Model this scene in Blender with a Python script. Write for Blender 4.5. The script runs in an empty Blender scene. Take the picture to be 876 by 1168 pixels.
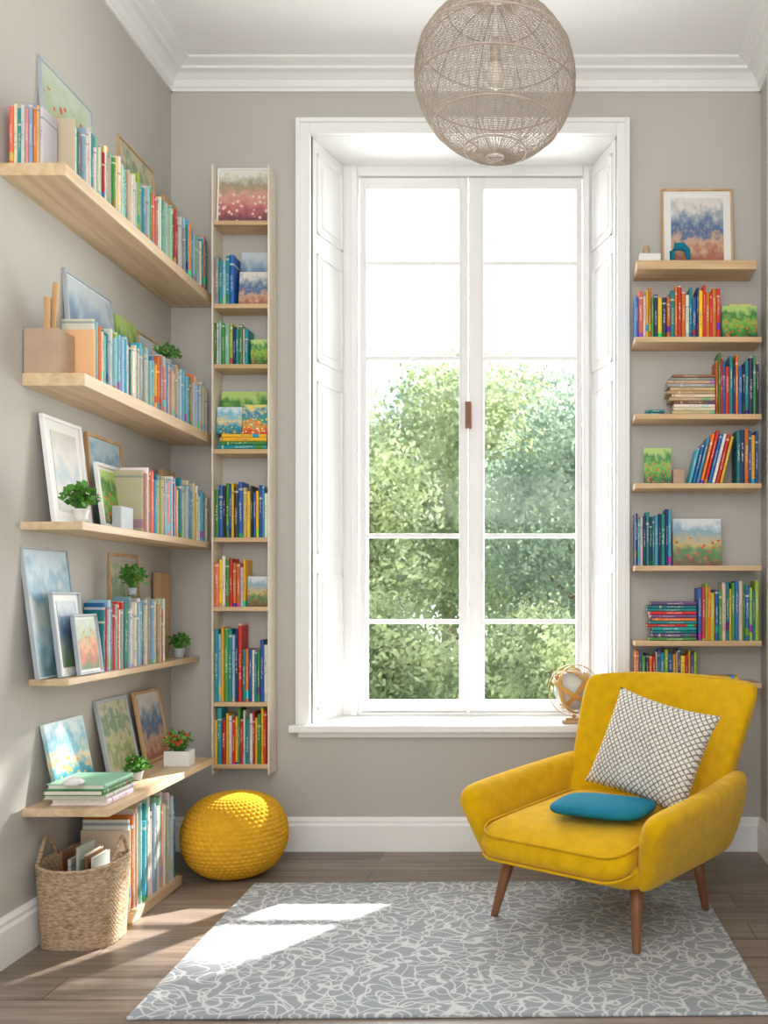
import bpy, bmesh, math, random
from mathutils import Vector, Matrix
R = random.Random(11)
sc = bpy.context.scene
COL = sc.collection
S = 0.0036; D = 3.78; H = 1.044
def PX(px, r=1.0): return (px-620)*S*r
def PZ(py, r=1.0): return H-(py-680)*S*r
def YL(px, X): return D*(abs(X)/S)/(620-px)      # depth on a plane parallel to the side wall

def srgb(r,g,b):
    f=lambda c:(c/255/12.92) if c/255<=0.04045 else ((c/255+0.055)/1.055)**2.4
    return (f(r),f(g),f(b),1)

# ---------------------------------------------------------------- materials
def newmat(name):
    m=bpy.data.materials.new(name); m.use_nodes=True
    nt=m.node_tree; b=nt.nodes['Principled BSDF']
    return m,nt,b
def N(nt,t,**kw):
    n=nt.nodes.new(t)
    for k,v in kw.items(): setattr(n,k,v)
    return n
def plain(name,col,rough=0.6,var=0.06,scale=8,bump=0.0,bscale=60,metal=0,spec=0.4,sheen=0):
    m,nt,b=newmat(name)
    tc=N(nt,'ShaderNodeTexCoord'); no=N(nt,'ShaderNodeTexNoise')
    no.inputs['Scale'].default_value=scale; no.inputs['Detail'].default_value=3
    nt.links.new(tc.outputs['Object'],no.inputs['Vector'])
    r=N(nt,'ShaderNodeValToRGB')
    c=col
    r.color_ramp.elements[0].position=.3; r.color_ramp.elements[1].position=.7
    r.color_ramp.elements[0].color=tuple(max(0,x*(1-var)) for x in c[:3])+(1,)
    r.color_ramp.elements[1].color=tuple(min(1,x*(1+var)) for x in c[:3])+(1,)
    nt.links.new(no.outputs['Fac'],r.inputs['Fac']); nt.links.new(r.outputs['Color'],b.inputs['Base Color'])
    b.inputs['Roughness'].default_value=rough; b.inputs['Metallic'].default_value=metal
    b.inputs['Specular IOR Level'].default_value=spec
    if sheen: b.inputs['Sheen Weight'].default_value=sheen
    if bump:
        n2=N(nt,'ShaderNodeTexNoise'); n2.inputs['Scale'].default_value=bscale
        nt.links.new(tc.outputs['Object'],n2.inputs['Vector'])
        bp=N(nt,'ShaderNodeBump'); bp.inputs['Strength'].default_value=bump; bp.inputs['Distance'].default_value=.01
        nt.links.new(n2.outputs['Fac'],bp.inputs['Height']); nt.links.new(bp.outputs['Normal'],b.inputs['Normal'])
    return m
def wood(name,c1,c2,axis=1,rough=.45,sc_=1.0):
    m,nt,b=newmat(name)
    tc=N(nt,'ShaderNodeTexCoord'); mp=N(nt,'ShaderNodeMapping')
    s=[22*sc_,22*sc_,22*sc_]; s[axis]=1.6*sc_
    mp.inputs['Scale'].default_value=s
    nt.links.new(tc.outputs['Object'],mp.inputs['Vector'])
    no=N(nt,'ShaderNodeTexNoise'); no.inputs['Scale'].default_value=1.5; no.inputs['Detail'].default_value=6
    no.inputs['Distortion'].default_value=.6
    nt.links.new(mp.outputs['Vector'],no.inputs['Vector'])
    r=N(nt,'ShaderNodeValToRGB'); r.color_ramp.elements[0].position=.3; r.color_ramp.elements[1].position=.72
    r.color_ramp.elements[0].color=c1; r.color_ramp.elements[1].color=c2
    nt.links.new(no.outputs['Fac'],r.inputs['Fac']); nt.links.new(r.outputs['Color'],b.inputs['Base Color'])
    b.inputs['Roughness'].default_value=rough
    return m
def art(name,cols,seed,spot=None,nscale=4.0,amp=.5,spotmax=.55):
    m,nt,b=newmat(name); L=nt.links.new
    tc=N(nt,'ShaderNodeTexCoord'); sp=N(nt,'ShaderNodeSeparateXYZ'); L(tc.outputs['Generated'],sp.inputs[0])
    mp=N(nt,'ShaderNodeMapping'); mp.inputs['Location'].default_value=(seed*3.1,seed*1.7,seed)
    L(tc.outputs['Generated'],mp.inputs['Vector'])
    no=N(nt,'ShaderNodeTexNoise'); no.inputs['Scale'].default_value=nscale; no.inputs['Detail'].default_value=5
    L(mp.outputs['Vector'],no.inputs['Vector'])
    ma=N(nt,'ShaderNodeMath',operation='MULTIPLY_ADD'); ma.inputs[1].default_value=amp; L(no.outputs['Fac'],ma.inputs[0]); L(sp.outputs['Z'],ma.inputs[2])
    mb=N(nt,'ShaderNodeMath',operation='SUBTRACT'); mb.inputs[1].default_value=amp*.5; L(ma.outputs[0],mb.inputs[0])
    r=N(nt,'ShaderNodeValToRGB'); cr=r.color_ramp
    cr.elements[0].color=cols[0]; cr.elements[0].position=0.05; cr.elements[1].color=cols[-1]; cr.elements[1].position=.92
    for i,c in enumerate(cols[1:-1]):
        e=cr.elements.new(.05+.87*(i+1)/(len(cols)-1)); e.color=c
    L(mb.outputs[0],r.inputs['Fac'])
    out=r.outputs['Color']
    if spot:
        vo=N(nt,'ShaderNodeTexVoronoi'); vo.inputs['Scale'].default_value=9; L(mp.outputs['Vector'],vo.inputs['Vector'])
        lt=N(nt,'ShaderNodeMath',operation='LESS_THAN'); lt.inputs[1].default_value=.3; L(vo.outputs['Distance'],lt.inputs[0])
        l2=N(nt,'ShaderNodeMath',operation='LESS_THAN'); l2.inputs[1].default_value=spotmax; L(mb.outputs[0],l2.inputs[0])
        mu=N(nt,'ShaderNodeMath',operation='MULTIPLY'); L(lt.outputs[0],mu.inputs[0]); L(l2.outputs[0],mu.inputs[1])
        mx=N(nt,'ShaderNodeMix',data_type='RGBA'); L(mu.outputs[0],mx.inputs[0]); L(out,mx.inputs[6]); mx.inputs[7].default_value=spot
        out=mx.outputs[2]
    L(out,b.inputs['Base Color']); b.inputs['Roughness'].default_value=.35
    return m

M={}
M['wall']=plain('wall_paint',srgb(192,188,181),.85,.02,2,.05,180)
M['white']=plain('white_gloss_paint',srgb(243,243,242),.4,.01,3)
M['ceil']=plain('ceiling_paint',srgb(243,243,243),.9,.01,2)
M['shelf']=wood('pale_oak_along',srgb(200,168,130),srgb(228,202,166),1)
M['shelfx']=wood('pale_oak_across',srgb(196,160,116),srgb(226,194,152),0)
M['shelfz']=wood('bleached_wood_upright',srgb(222,208,186),srgb(238,228,210),2)
M['walnut']=wood('walnut_leg',srgb(112,70,42),srgb(150,98,60),2)
M['page']=plain('paper_pages',srgb(236,230,214),.8,.04,60)
M['yellow']=plain('mustard_fabric',srgb(219,172,12),.95,.09,26,.22,420,sheen=.15,spec=.08)
M['knit']=plain('mustard_knit',srgb(214,162,46),1,.08,30,.1,300,spec=.05)
M['teal']=plain('teal_felt',srgb(30,122,148),.9,.06,30,.15,300,spec=.15)
M['rattan']=plain('taupe_wire_weave',srgb(182,166,152),.6,.1,30)
M['leaf']=plain('leaf_green',srgb(78,140,48),.5,.35,20)
M['leafr']=plain('red_petals',srgb(206,70,40),.6,.3,40)
M['pot']=plain('white_ceramic',srgb(235,234,230),.3,.02,10)
M['potg']=plain('grey_ceramic',srgb(176,184,190),.35,.03,10)
M['soil']=plain('soil',srgb(70,50,36),.9,.2,60)
M['tan']=wood('tan_block',srgb(186,144,98),srgb(214,176,130),2)
M['band']=plain('golden_wood_band',srgb(206,156,84),.4,.12,14,spec=.5)
M['bark']=plain('bark',srgb(120,98,80),.9,.3,12,.4,30)
M['bulb']=plain('opal_glass_bulb',srgb(225,215,200),.3,.01,5)
M['cork']=plain('greige_box',srgb(186,160,134),.8,.06,20)
def wicker():
    m,nt,b=newmat('seagrass_weave'); L=nt.links.new
    tc=N(nt,'ShaderNodeTexCoord'); mp=N(nt,'ShaderNodeMapping'); mp.inputs['Scale'].default_value=(40,40,130); L(tc.outputs['Object'],mp.inputs[0])
    no=N(nt,'ShaderNodeTexNoise'); no.inputs['Scale'].default_value=1.6; no.inputs['Detail'].default_value=3; L(mp.outputs[0],no.inputs[0])
    r=N(nt,'ShaderNodeValToRGB'); r.color_ramp.elements[0].position=.32; r.color_ramp.elements[1].position=.66
    r.color_ramp.elements[0].color=srgb(140,114,86); r.color_ramp.elements[1].color=srgb(206,180,146); L(no.outputs['Fac'],r.inputs[0]); L(r.outputs[0],b.inputs['Base Color'])
    b.inputs['Roughness'].default_value=.8
    return m
M['wicker']=wicker()

# book cover: colour and layout come from mesh attributes (cov, gen, rnd)
def bookmat():
    m,nt,b=newmat('book_cloth_cover'); L=nt.links.new
    ac=N(nt,'ShaderNodeAttribute',attribute_name='cov'); ag=N(nt,'ShaderNodeAttribute',attribute_name='gen'); ar=N(nt,'ShaderNodeAttribute',attribute_name='rnd')
    sp=N(nt,'ShaderNodeSeparateXYZ'); L(ag.outputs['Vector'],sp.inputs[0])
    sr=N(nt,'ShaderNodeSeparateXYZ'); L(ar.outputs['Vector'],sr.inputs[0])
    COLR=ac.outputs['Color']
    def band(src,center_from,center_to,half):
        mr=N(nt,'ShaderNodeMapRange'); mr.inputs[3].default_value=center_from; mr.inputs[4].default_value=center_to
        L(src,mr.inputs[0])
        s=N(nt,'ShaderNodeMath',operation='SUBTRACT'); L(sp.outputs['Z'],s.inputs[0]); L(mr.outputs[0],s.inputs[1])
        a=N(nt,'ShaderNodeMath',operation='ABSOLUTE'); L(s.outputs[0],a.inputs[0])
        l=N(nt,'ShaderNodeMath',operation='LESS_THAN'); L(a.outputs[0],l.inputs[0]); l.inputs[1].default_value=half
        return l.outputs[0]
    b1=band(sr.outputs[0],.7,1.35,.018); b2=band(sr.outputs[1],.25,-.35,.07); b3=band(sr.outputs[2],.4,.66,.17)
    va=N(nt,'ShaderNodeVectorMath',operation='ADD'); L(ag.outputs['Vector'],va.inputs[0]); L(ar.outputs['Vector'],va.inputs[1])
    vm=N(nt,'ShaderNodeVectorMath',operation='MULTIPLY'); L(va.outputs[0],vm.inputs[0]); vm.inputs[1].default_value=(30,4.5,62)
    no=N(nt,'ShaderNodeTexNoise'); no.inputs['Scale'].default_value=1; L(vm.outputs[0],no.inputs['Vector'])
    g=N(nt,'ShaderNodeMath',operation='GREATER_THAN'); g.inputs[1].default_value=.54; L(no.outputs['Fac'],g.inputs[0])
    a=N(nt,'ShaderNodeMath',operation='SUBTRACT'); L(sp.outputs['Y'],a.inputs[0]); a.inputs[1].default_value=.5
    ab=N(nt,'ShaderNodeMath',operation='ABSOLUTE'); L(a.outputs[0],ab.inputs[0])
    lt=N(nt,'ShaderNodeMath',operation='LESS_THAN'); L(ab.outputs[0],lt.inputs[0]); lt.inputs[1].default_value=.22
    m1=N(nt,'ShaderNodeMath',operation='MULTIPLY'); L(b3,m1.inputs[0]); L(g.outputs[0],m1.inputs[1])
    m2=N(nt,'ShaderNodeMath',operation='MULTIPLY'); L(m1.outputs[0],m2.inputs[0]); L(lt.outputs[0],m2.inputs[1])
    m3=N(nt,'ShaderNodeMath',operation='MULTIPLY'); L(m2.outputs[0],m3.inputs[0]); m3.inputs[1].default_value=.75
    m4=N(nt,'ShaderNodeMath',operation='MULTIPLY'); L(b1,m4.inputs[0]); m4.inputs[1].default_value=.6
    mx=N(nt,'ShaderNodeMath',operation='MAXIMUM'); L(m4.outputs[0],mx.inputs[0]); L(m3.outputs[0],mx.inputs[1])
    c1=N(nt,'ShaderNodeMix',data_type='RGBA'); L(b2,c1.inputs[0]); L(COLR,c1.inputs[6])
    hs=N(nt,'ShaderNodeHueSaturation'); hs.inputs['Value'].default_value=.85; L(sr.outputs[0],hs.inputs['Hue']); L(COLR,hs.inputs['Color']); L(hs.outputs[0],c1.inputs[7])
    bw=N(nt,'ShaderNodeRGBToBW'); L(COLR,bw.inputs[0])
    gt=N(nt,'ShaderNodeMath',operation='GREATER_THAN'); gt.inputs[1].default_value=.45; L(bw.outputs[0],gt.inputs[0])
    ink=N(nt,'ShaderNodeMix',data_type='RGBA'); L(gt.outputs[0],ink.inputs[0]); ink.inputs[6].default_value=(.85,.8,.66,1); ink.inputs[7].default_value=(.12,.2,.26,1)
    c2=N(nt,'ShaderNodeMix',data_type='RGBA'); L(mx.outputs[0],c2.inputs[0]); L(c1.outputs[2],c2.inputs[6]); L(ink.outputs[2],c2.inputs[7])
    L(c2.outputs[2],b.inputs['Base Color']); b.inputs['Roughness'].default_value=.45
    return m
M['book']=bookmat()

# floor
def floormat():
    m,nt,b=newmat('brown_floorboards'); L=nt.links.new
    tc=N(nt,'ShaderNodeTexCoord'); br=N(nt,'ShaderNodeTexBrick')
    br.inputs['Scale'].default_value=1; br.inputs['Brick Width'].default_value=1.3; br.inputs['Row Height'].default_value=.14
    br.inputs['Mortar Size'].default_value=.002; br.inputs['Mortar Smooth'].default_value=.3; br.inputs['Bias'].default_value=0
    br.inputs['Color1'].default_value=srgb(158,143,130); br.inputs['Color2'].default_value=srgb(130,115,102); br.inputs['Mortar'].default_value=srgb(84,73,64)
    L(tc.outputs['Object'],br.inputs['Vector'])
    mp=N(nt,'ShaderNodeMapping'); mp.inputs['Scale'].default_value=(1.8,26,1); L(tc.outputs['Object'],mp.inputs['Vector'])
    no=N(nt,'ShaderNodeTexNoise'); no.inputs['Scale'].default_value=1.4; no.inputs['Detail'].default_value=7; no.inputs['Distortion'].default_value=.5
    L(mp.outputs[0],no.inputs['Vector'])
    r=N(nt,'ShaderNodeValToRGB'); r.color_ramp.elements[0].position=.3; r.color_ramp.elements[1].position=.7
    r.color_ramp.elements[0].color=(.5,.46,.42,1); r.color_ramp.elements[1].color=(1,1,1,1); L(no.outputs['Fac'],r.inputs['Fac'])
    mx=N(nt,'ShaderNodeMix',data_type='RGBA',blend_type='MULTIPLY'); mx.inputs[0].default_value=1
    L(br.outputs['Color'],mx.inputs[6]); L(r.outputs['Color'],mx.inputs[7]); L(mx.outputs[2],b.inputs['Base Color'])
    b.inputs['Roughness'].default_value=.38
    bp=N(nt,'ShaderNodeBump'); bp.inputs['Strength'].default_value=.25; bp.inputs['Distance'].default_value=.002
    L(br.outputs['Fac'],bp.inputs['Height']); bp.invert=True; L(bp.outputs[0],b.inputs['Normal'])
    return m
M['floor']=floormat()
def rugmat():
    m,nt,b=newmat('grey_rug_white_branching_lines'); L=nt.links.new
    tc=N(nt,'ShaderNodeTexCoord'); masks=[]
    for off,scl,lv,wd in ((0,8.5,5,.085),(5.3,8.5,5,.085)):
        mp=N(nt,'ShaderNodeMapping'); mp.inputs['Location'].default_value=(off,off*1.3,0); mp.inputs['Scale'].default_value=(1,1.15,1); L(tc.outputs['Object'],mp.inputs[0])
        no=N(nt,'ShaderNodeTexNoise',noise_dimensions='2D'); no.inputs['Scale'].default_value=scl; no.inputs['Detail'].default_value=.6; L(mp.outputs[0],no.inputs['Vector'])
        mu=N(nt,'ShaderNodeMath',operation='MULTIPLY'); mu.inputs[1].default_value=lv; L(no.outputs['Fac'],mu.inputs[0])
        fr=N(nt,'ShaderNodeMath',operation='FRACT'); L(mu.outputs[0],fr.inputs[0])
        s=N(nt,'ShaderNodeMath',operation='SUBTRACT'); s.inputs[1].default_value=.5; L(fr.outputs[0],s.inputs[0])
        ab=N(nt,'ShaderNodeMath',operation='ABSOLUTE'); L(s.outputs[0],ab.inputs[0])
        mr=N(nt,'ShaderNodeMapRange'); mr.inputs[1].default_value=wd*.55; mr.inputs[2].default_value=wd; mr.inputs[3].default_value=1; mr.inputs[4].default_value=0
        L(ab.outputs[0],mr.inputs[0]); masks.append(mr.outputs[0])
    no=N(nt,'ShaderNodeTexNoise'); no.inputs['Scale'].default_value=10; no.inputs['Detail'].default_value=0; L(tc.outputs['Object'],no.inputs['Vector'])
    vs=N(nt,'ShaderNodeVectorMath',operation='SCALE'); vs.inputs['Scale'].default_value=.17; L(no.outputs['Color'],vs.inputs[0])
    va=N(nt,'ShaderNodeVectorMath',operation='ADD'); L(tc.outputs['Object'],va.inputs[0]); L(vs.outputs[0],va.inputs[1])
    vo=N(nt,'ShaderNodeTexVoronoi',feature='DISTANCE_TO_EDGE',voronoi_dimensions='2D'); vo.inputs['Scale'].default_value=13; L(va.outputs[0],vo.inputs['Vector'])
    mr=N(nt,'ShaderNodeMapRange'); mr.inputs[1].default_value=.022; mr.inputs[2].default_value=.05; mr.inputs[3].default_value=1; mr.inputs[4].default_value=0
    L(vo.outputs['Distance'],mr.inputs[0]); masks.append(mr.outputs[0])
    mx=N(nt,'ShaderNodeMath',operation='MAXIMUM'); L(masks[0],mx.inputs[0]); L(masks[1],mx.inputs[1])
    mx2=N(nt,'ShaderNodeMath',operation='MAXIMUM'); L(mx.outputs[0],mx2.inputs[0]); L(masks[2],mx2.inputs[1])
    n2=N(nt,'ShaderNodeTexNoise'); n2.inputs['Scale'].default_value=300; L(tc.outputs['Object'],n2.inputs['Vector'])
    r=N(nt,'ShaderNodeValToRGB'); r.color_ramp.elements[0].color=srgb(134,139,145); r.color_ramp.elements[1].color=srgb(174,178,183); L(n2.outputs['Fac'],r.inputs['Fac'])
    c=N(nt,'ShaderNodeMix',data_type='RGBA'); L(mx2.outputs[0],c.inputs[0]); L(r.outputs[0],c.inputs[6]); c.inputs[7].default_value=srgb(206,208,207)
    L(c.outputs[2],b.inputs['Base Color']); b.inputs['Roughness'].default_value=.95; b.inputs['Specular IOR Level'].default_value=.1
    bp=N(nt,'ShaderNodeBump'); bp.inputs['Strength'].default_value=.3; bp.inputs['Distance'].default_value=.003; L(n2.outputs['Fac'],bp.inputs['Height']); L(bp.outputs[0],b.inputs['Normal'])
    return m
M['rug']=rugmat()
def pillowmat():
    m,nt,b=newmat('cream_cushion_greige_diamonds'); L=nt.links.new
    tc=N(nt,'ShaderNodeTexCoord'); mp=N(nt,'ShaderNodeMapping'); mp.inputs['Rotation'].default_value=(0,0,math.radians(45)); L(tc.outputs['Object'],mp.inputs['Vector'])
    sp=N(nt,'ShaderNodeSeparateXYZ'); L(mp.outputs[0],sp.inputs[0])
    o=[]
    for ax in ('X','Y'):
        a=N(nt,'ShaderNodeMath',operation='MULTIPLY'); L(sp.outputs[ax],a.inputs[0]); a.inputs[1].default_value=215
        s=N(nt,'ShaderNodeMath',operation='SINE'); L(a.outputs[0],s.inputs[0]); ab=N(nt,'ShaderNodeMath',operation='ABSOLUTE'); L(s.outputs[0],ab.inputs[0]); o.append(ab.outputs[0])
    mu=N(nt,'ShaderNodeMath',operation='MINIMUM'); L(o[0],mu.inputs[0]); L(o[1],mu.inputs[1])
    no=N(nt,'ShaderNodeTexNoise'); no.inputs['Scale'].default_value=120; L(tc.outputs['Object'],no.inputs['Vector'])
    ad=N(nt,'ShaderNodeMath',operation='MULTIPLY_ADD'); ad.inputs[1].default_value=.8; L(no.outputs['Fac'],ad.inputs[0]); L(mu.outputs[0],ad.inputs[2])
    g=N(nt,'ShaderNodeMapRange'); g.inputs[1].default_value=.55; g.inputs[2].default_value=1.0; g.inputs[3].default_value=1; g.inputs[4].default_value=0; L(ad.outputs[0],g.inputs[0])
    c=N(nt,'ShaderNodeMix',data_type='RGBA'); L(g.outputs[0],c.inputs[0]); c.inputs[6].default_value=srgb(240,236,228); c.inputs[7].default_value=srgb(132,122,114)
    L(c.outputs[2],b.inputs['Base Color']); b.inputs['Roughness'].default_value=.95; b.inputs['Specular IOR Level'].default_value=.1
    bp=N(nt,'ShaderNodeBump'); bp.inputs['Strength'].default_value=.4; bp.inputs['Distance'].default_value=.004; L(mu.outputs[0],bp.inputs['Height']); L(bp.outputs[0],b.inputs['Normal'])
    return m
M['pillow']=pillowmat()
def glassmat():
    m,nt,b=newmat('window_glass'); nt.nodes.remove(b); L=nt.links.new
    t=N(nt,'ShaderNodeBsdfTransparent'); g=N(nt,'ShaderNodeBsdfGlossy'); g.inputs['Roughness'].default_value=.02
    fr=N(nt,'ShaderNodeFresnel'); fr.inputs['IOR'].default_value=1.2
    mx=N(nt,'ShaderNodeMixShader'); L(fr.outputs[0],mx.inputs[0]); L(t.outputs[0],mx.inputs[1]); L(g.outputs[0],mx.inputs[2])
    L(mx.outputs[0],nt.nodes['Material Output'].inputs['Surface']); return m
M['glass']=glassmat()
def folmat(name,c1,c2):
    m,nt,b=newmat(name); L=nt.links.new
    tc=N(nt,'ShaderNodeTexCoord'); no=N(nt,'ShaderNodeTexNoise'); no.inputs['Scale'].default_value=2.2; no.inputs['Detail'].default_value=6; L(tc.outputs['Object'],no.inputs['Vector'])
    r=N(nt,'ShaderNodeValToRGB'); r.color_ramp.elements[0].position=.38; r.color_ramp.elements[1].position=.62; r.color_ramp.elements[0].color=c1; r.color_ramp.elements[1].color=c2; L(no.outputs['Fac'],r.inputs['Fac'])
    L(r.outputs[0],b.inputs['Base Color']); b.inputs['Roughness'].default_value=.7
    t=N(nt,'ShaderNodeBsdfTranslucent'); L(r.outputs[0],t.inputs[0])
    mx=N(nt,'ShaderNodeMixShader'); mx.inputs[0].default_value=.5; L(b.outputs[0],mx.inputs[1]); L(t.outputs[0],mx.inputs[2]); L(mx.outputs[0],nt.nodes['Material Output'].inputs['Surface'])
    return m
M['fol']=folmat('sunlit_foliage',srgb(122,142,102),srgb(192,204,158))
M['fol2']=folmat('cool_foliage',srgb(112,136,118),srgb(170,188,166))
M['grass']=plain('grass',srgb(150,168,124),.9,.2,3)

# ---------------------------------------------------------------- mesh helpers
def obj(name,bm,mats,parent=None,label=None,cat=None,group=None,loc=(0,0,0),rot=(0,0,0),smooth=False,kind=None):
    me=bpy.data.meshes.new(name); bmesh.ops.recalc_face_normals(bm,faces=bm.faces); bm.to_mesh(me); bm.free()
    for m in (mats if isinstance(mats,(list,tuple)) else [mats]): me.materials.append(m)
    if smooth:
        for p in me.polygons: p.use_smooth=True
    o=bpy.data.objects.new(name,me); COL.objects.link(o); o.location=loc; o.rotation_euler=rot
    tag(o,parent,label,cat,group,kind); return o
def tag(o,parent=None,label=None,cat=None,group=None,kind=None):
    if parent: o.parent=parent
    if label: o['label']=label
    if cat: o['category']=cat
    if group: o['group']=group
    if kind: o['kind']=kind
def empty(name,loc,rot=(0,0,0),**k):
    o=bpy.data.objects.new(name,None); COL.objects.link(o); o.empty_display_size=.1; o.location=loc; o.rotation_euler=rot; tag(o,**k); return o
def box(bm,x0,x1,y0,y1,z0,z1,mi=0,M4=None):
    vs=[bm.verts.new((x,y,z)) for z in (z0,z1) for y in (y0,y1) for x in (x0,x1)]
    if M4:
        for v in vs: v.co=M4@v.co
    for f in ((0,2,3,1),(4,5,7,6),(0,1,5,4),(2,6,7,3),(0,4,6,2),(1,3,7,5)):
        fc=bm.faces.new([vs[i] for i in f]); fc.material_index=mi
    return vs
def loft(bm,secs,caps=True,closed=True,mi=0):
    rows=[[bm.verts.new(p) for p in s] for s in secs]; n=len(secs[0])
    for a,b in zip(rows,rows[1:]):
        for i in range(n if closed else n-1):
            j=(i+1)%n; f=bm.faces.new((a[i],a[j],b[j],b[i])); f.material_index=mi
    if caps:
        bm.faces.new(rows[0][::-1]).material_index=mi; bm.faces.new(rows[-1]).material_index=mi
    return rows
def tube(bm,pts,rad,n=5,closed=False,mi=0):
    pts=[Vector(p) for p in pts]; L=len(pts); secs=[]
    for i,p in enumerate(pts):
        a=pts[(i-1)%L] if (closed or i>0) else p; c=pts[(i+1)%L] if (closed or i<L-1) else p
        t=(c-a).normalized(); up=Vector((0,0,1)) if abs(t.z)<.95 else Vector((1,0,0))
        u=t.cross(up).normalized(); v=t.cross(u)
        r=rad[i] if isinstance(rad,(list,tuple)) else rad
        secs.append([p+(u*math.cos(k*2*math.pi/n)+v*math.sin(k*2*math.pi/n))*r for k in range(n)])
    if closed:
        rows=[[bm.verts.new(q) for q in s] for s in secs]
        for i in range(L):
            a=rows[i]; b=rows[(i+1)%L]
            for k in range(n): bm.faces.new((a[k],a[(k+1)%n],b[(k+1)%n],b[k])).material_index=mi
    else: loft(bm,secs,mi=mi)
def ring(r,z,n=24,cx=0,cy=0): return [(cx+r*math.cos(2*math.pi*i/n),cy+r*math.sin(2*math.pi*i/n),z) for i in range(n)]
def lathe(bm,prof,n=24,mi=0,caps=True): loft(bm,[ring(r,z,n) for r,z in prof],caps=caps,mi=mi)
def bevel(o,w=.003,s=2):
    m=o.modifiers.new('bevel','BEVEL'); m.width=w; m.segments=s; m.limit_method='ANGLE'
def subd(o,l=2):
    m=o.modifiers.new('sub','SUBSURF'); m.levels=l; m.render_levels=l

# ---------------------------------------------------------------- room
XL=-1.53; XR=.893; ZC=3.2; Y0=-1.3
WX0=-.954; WX1=.30; WZ0=.52; WZ1=2.945; WT=.36
def struct(name,boxes,mat,bv=0,label=None):
    bm=bmesh.new()
    for b in boxes: box(bm,*b)
    o=obj(name,bm,mat,kind='structure',label=label)
    if bv: bevel(o,bv)
    return o
struct('floor',[(XL-.15,XR+.15,Y0,D+WT,-.06,0)],M['floor'],label='grey brown wooden floorboards')
struct('ceiling',[(XL-.15,XR+.15,Y0,D+WT,ZC,ZC+.1)],M['ceil'],label='plain white painted ceiling')
struct('wall_left',[(XL-.15,XL,Y0,D,0,ZC)],M['wall'],label='warm grey painted wall')
struct('wall_right',[(XR,XR+.15,Y0,D,0,ZC)],M['wall'],label='warm grey painted wall')
struct('wall_back',[(XL-.15,WX0,D,D+WT,0,ZC),(WX1,XR+.15,D,D+WT,0,ZC),(WX0,WX1,D,D+WT,0,WZ0-.03),(WX0,WX1,D,D+WT,WZ1,ZC)],M['wall'],label='warm grey painted wall with tall window opening')
def prof_extrude(name,prof,p0,p1,inward,mat,label):
    bm=bmesh.new(); secs=[]
    for p in (p0,p1): secs.append([(p[0]+inward[0]*o,p[1]+inward[1]*o,z) for o,z in prof])
    loft(bm,secs); return obj(name,bm,mat,kind='structure',label=label)
bp_=[(0,0),(.02,0),(.02,.105),(.014,.115),(.014,.125),(.006,.138),(0,.138)]
prof_extrude('baseboard_back',bp_,(XL,D),(XR,D),(0,-1),M['white'],'white moulded baseboard')
prof_extrude('baseboard_left',bp_,(XL,Y0),(XL,D),(1,0),M['white'],'white moulded baseboard')
prof_extrude('baseboard_right',bp_,(XR,Y0),(XR,D),(-1,0),M['white'],'white moulded baseboard')
cp=[(0,ZC-.088),(.010,ZC-.088),(.010,ZC-.078),(.018,ZC-.072),(.028,ZC-.052),(.05,ZC-.034),(.072,ZC-.028),(.072,ZC-.018),(.10,ZC-.012),(.115,ZC-.008),(.115,ZC),(0,ZC)]
prof_extrude('trim_1',cp,(XL,D),(XR,D),(0,-1),M['white'],'white crown moulding')
prof_extrude('trim_2',cp,(XL,Y0),(XL,D),(1,0),M['white'],'white crown moulding')
prof_extrude('trim_3',cp,(XR,Y0),(XR,D),(-1,0),M['white'],'white crown moulding')
struct('trim_4',[(XR-.02,XR,3.42,3.60,.138,3.1)],M['white'],.004,'white vertical door casing')
ox0,ox1,oz=PX(341),PX(716),PZ(140)
struct('trim_5',[(ox0,WX0,D-.025,D+.02,WZ0,oz),(WX1,ox1,D-.025,D+.02,WZ0,oz),(WX0,WX1,D-.025,D+.001,WZ1-.012,oz),
  (ox0-.006,ox0+.012,D-.034,D,WZ0,oz+.006),(ox1-.012,ox1+.006,D-.034,D,WZ0,oz+.006),(ox0+.012,ox1-.012,D-.034,D,oz-.012,oz+.006),
  (WX0+.001,WX1-.001,D+.001,D+.27,WZ1-.012,WZ1)],M['white'],.003,'white moulded window casing')
struct('trim_6',[(PX(333),PX(722),D-.055,D+.001,WZ0-.03,WZ0),(WX0,WX1,D+.001,D+WT,WZ0-.03,WZ0),(ox0,ox1,D-.02,D,WZ0-.055,WZ0-.03)],M['white'],.005,'white painted window sill')
def reveal(name,xa,xb):
    bm=bmesh.new(); a=Vector((xa,D+.02,0)); b=Vector((xb,D+.275,0)); w=(b-a).length; u=(b-a).normalized()
    n=Vector((-u.y,u.x,0)); 
    if n.x*(1 if xa<-.3 else -1)<0: n=-n
    mat=Matrix(((u.x,n.x,0,a.x),(u.y,n.y,0,a.y),(0,0,1,0),(0,0,0,1)))
    ztop=WZ1-.013
    box(bm,0,w,-.02,0,WZ0,ztop,0,mat)
    zs=[(WZ0+.05,WZ0+.62),(WZ0+.70,WZ0+1.42),(WZ0+1.50,WZ0+1.95),(WZ0+2.03,WZ1-.06)]
    for z0,z1 in zs:
        for q in ((.03,w-.03,0,.006,z0,z0+.012),(.03,w-.03,0,.006,z1-.012,z1),(.03,.042,0,.006,z0,z1),(w-.042,w-.03,0,.006,z0,z1),(.07,w-.07,0,.004,z0+.04,z1-.04)):
            box(bm,*q,0,mat)
    return obj(name,bm,M['white'],kind='structure',label='white panelled window shutter lining')
reveal('trim_7',WX0+.004,-.872); reveal('trim_8',WX1-.004,.205)
r8=1.075
def GX(p): return PX(p,r8)
def GZ(p): return PZ(p,r8)
FY0,FY1=4.04,4.13
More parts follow.
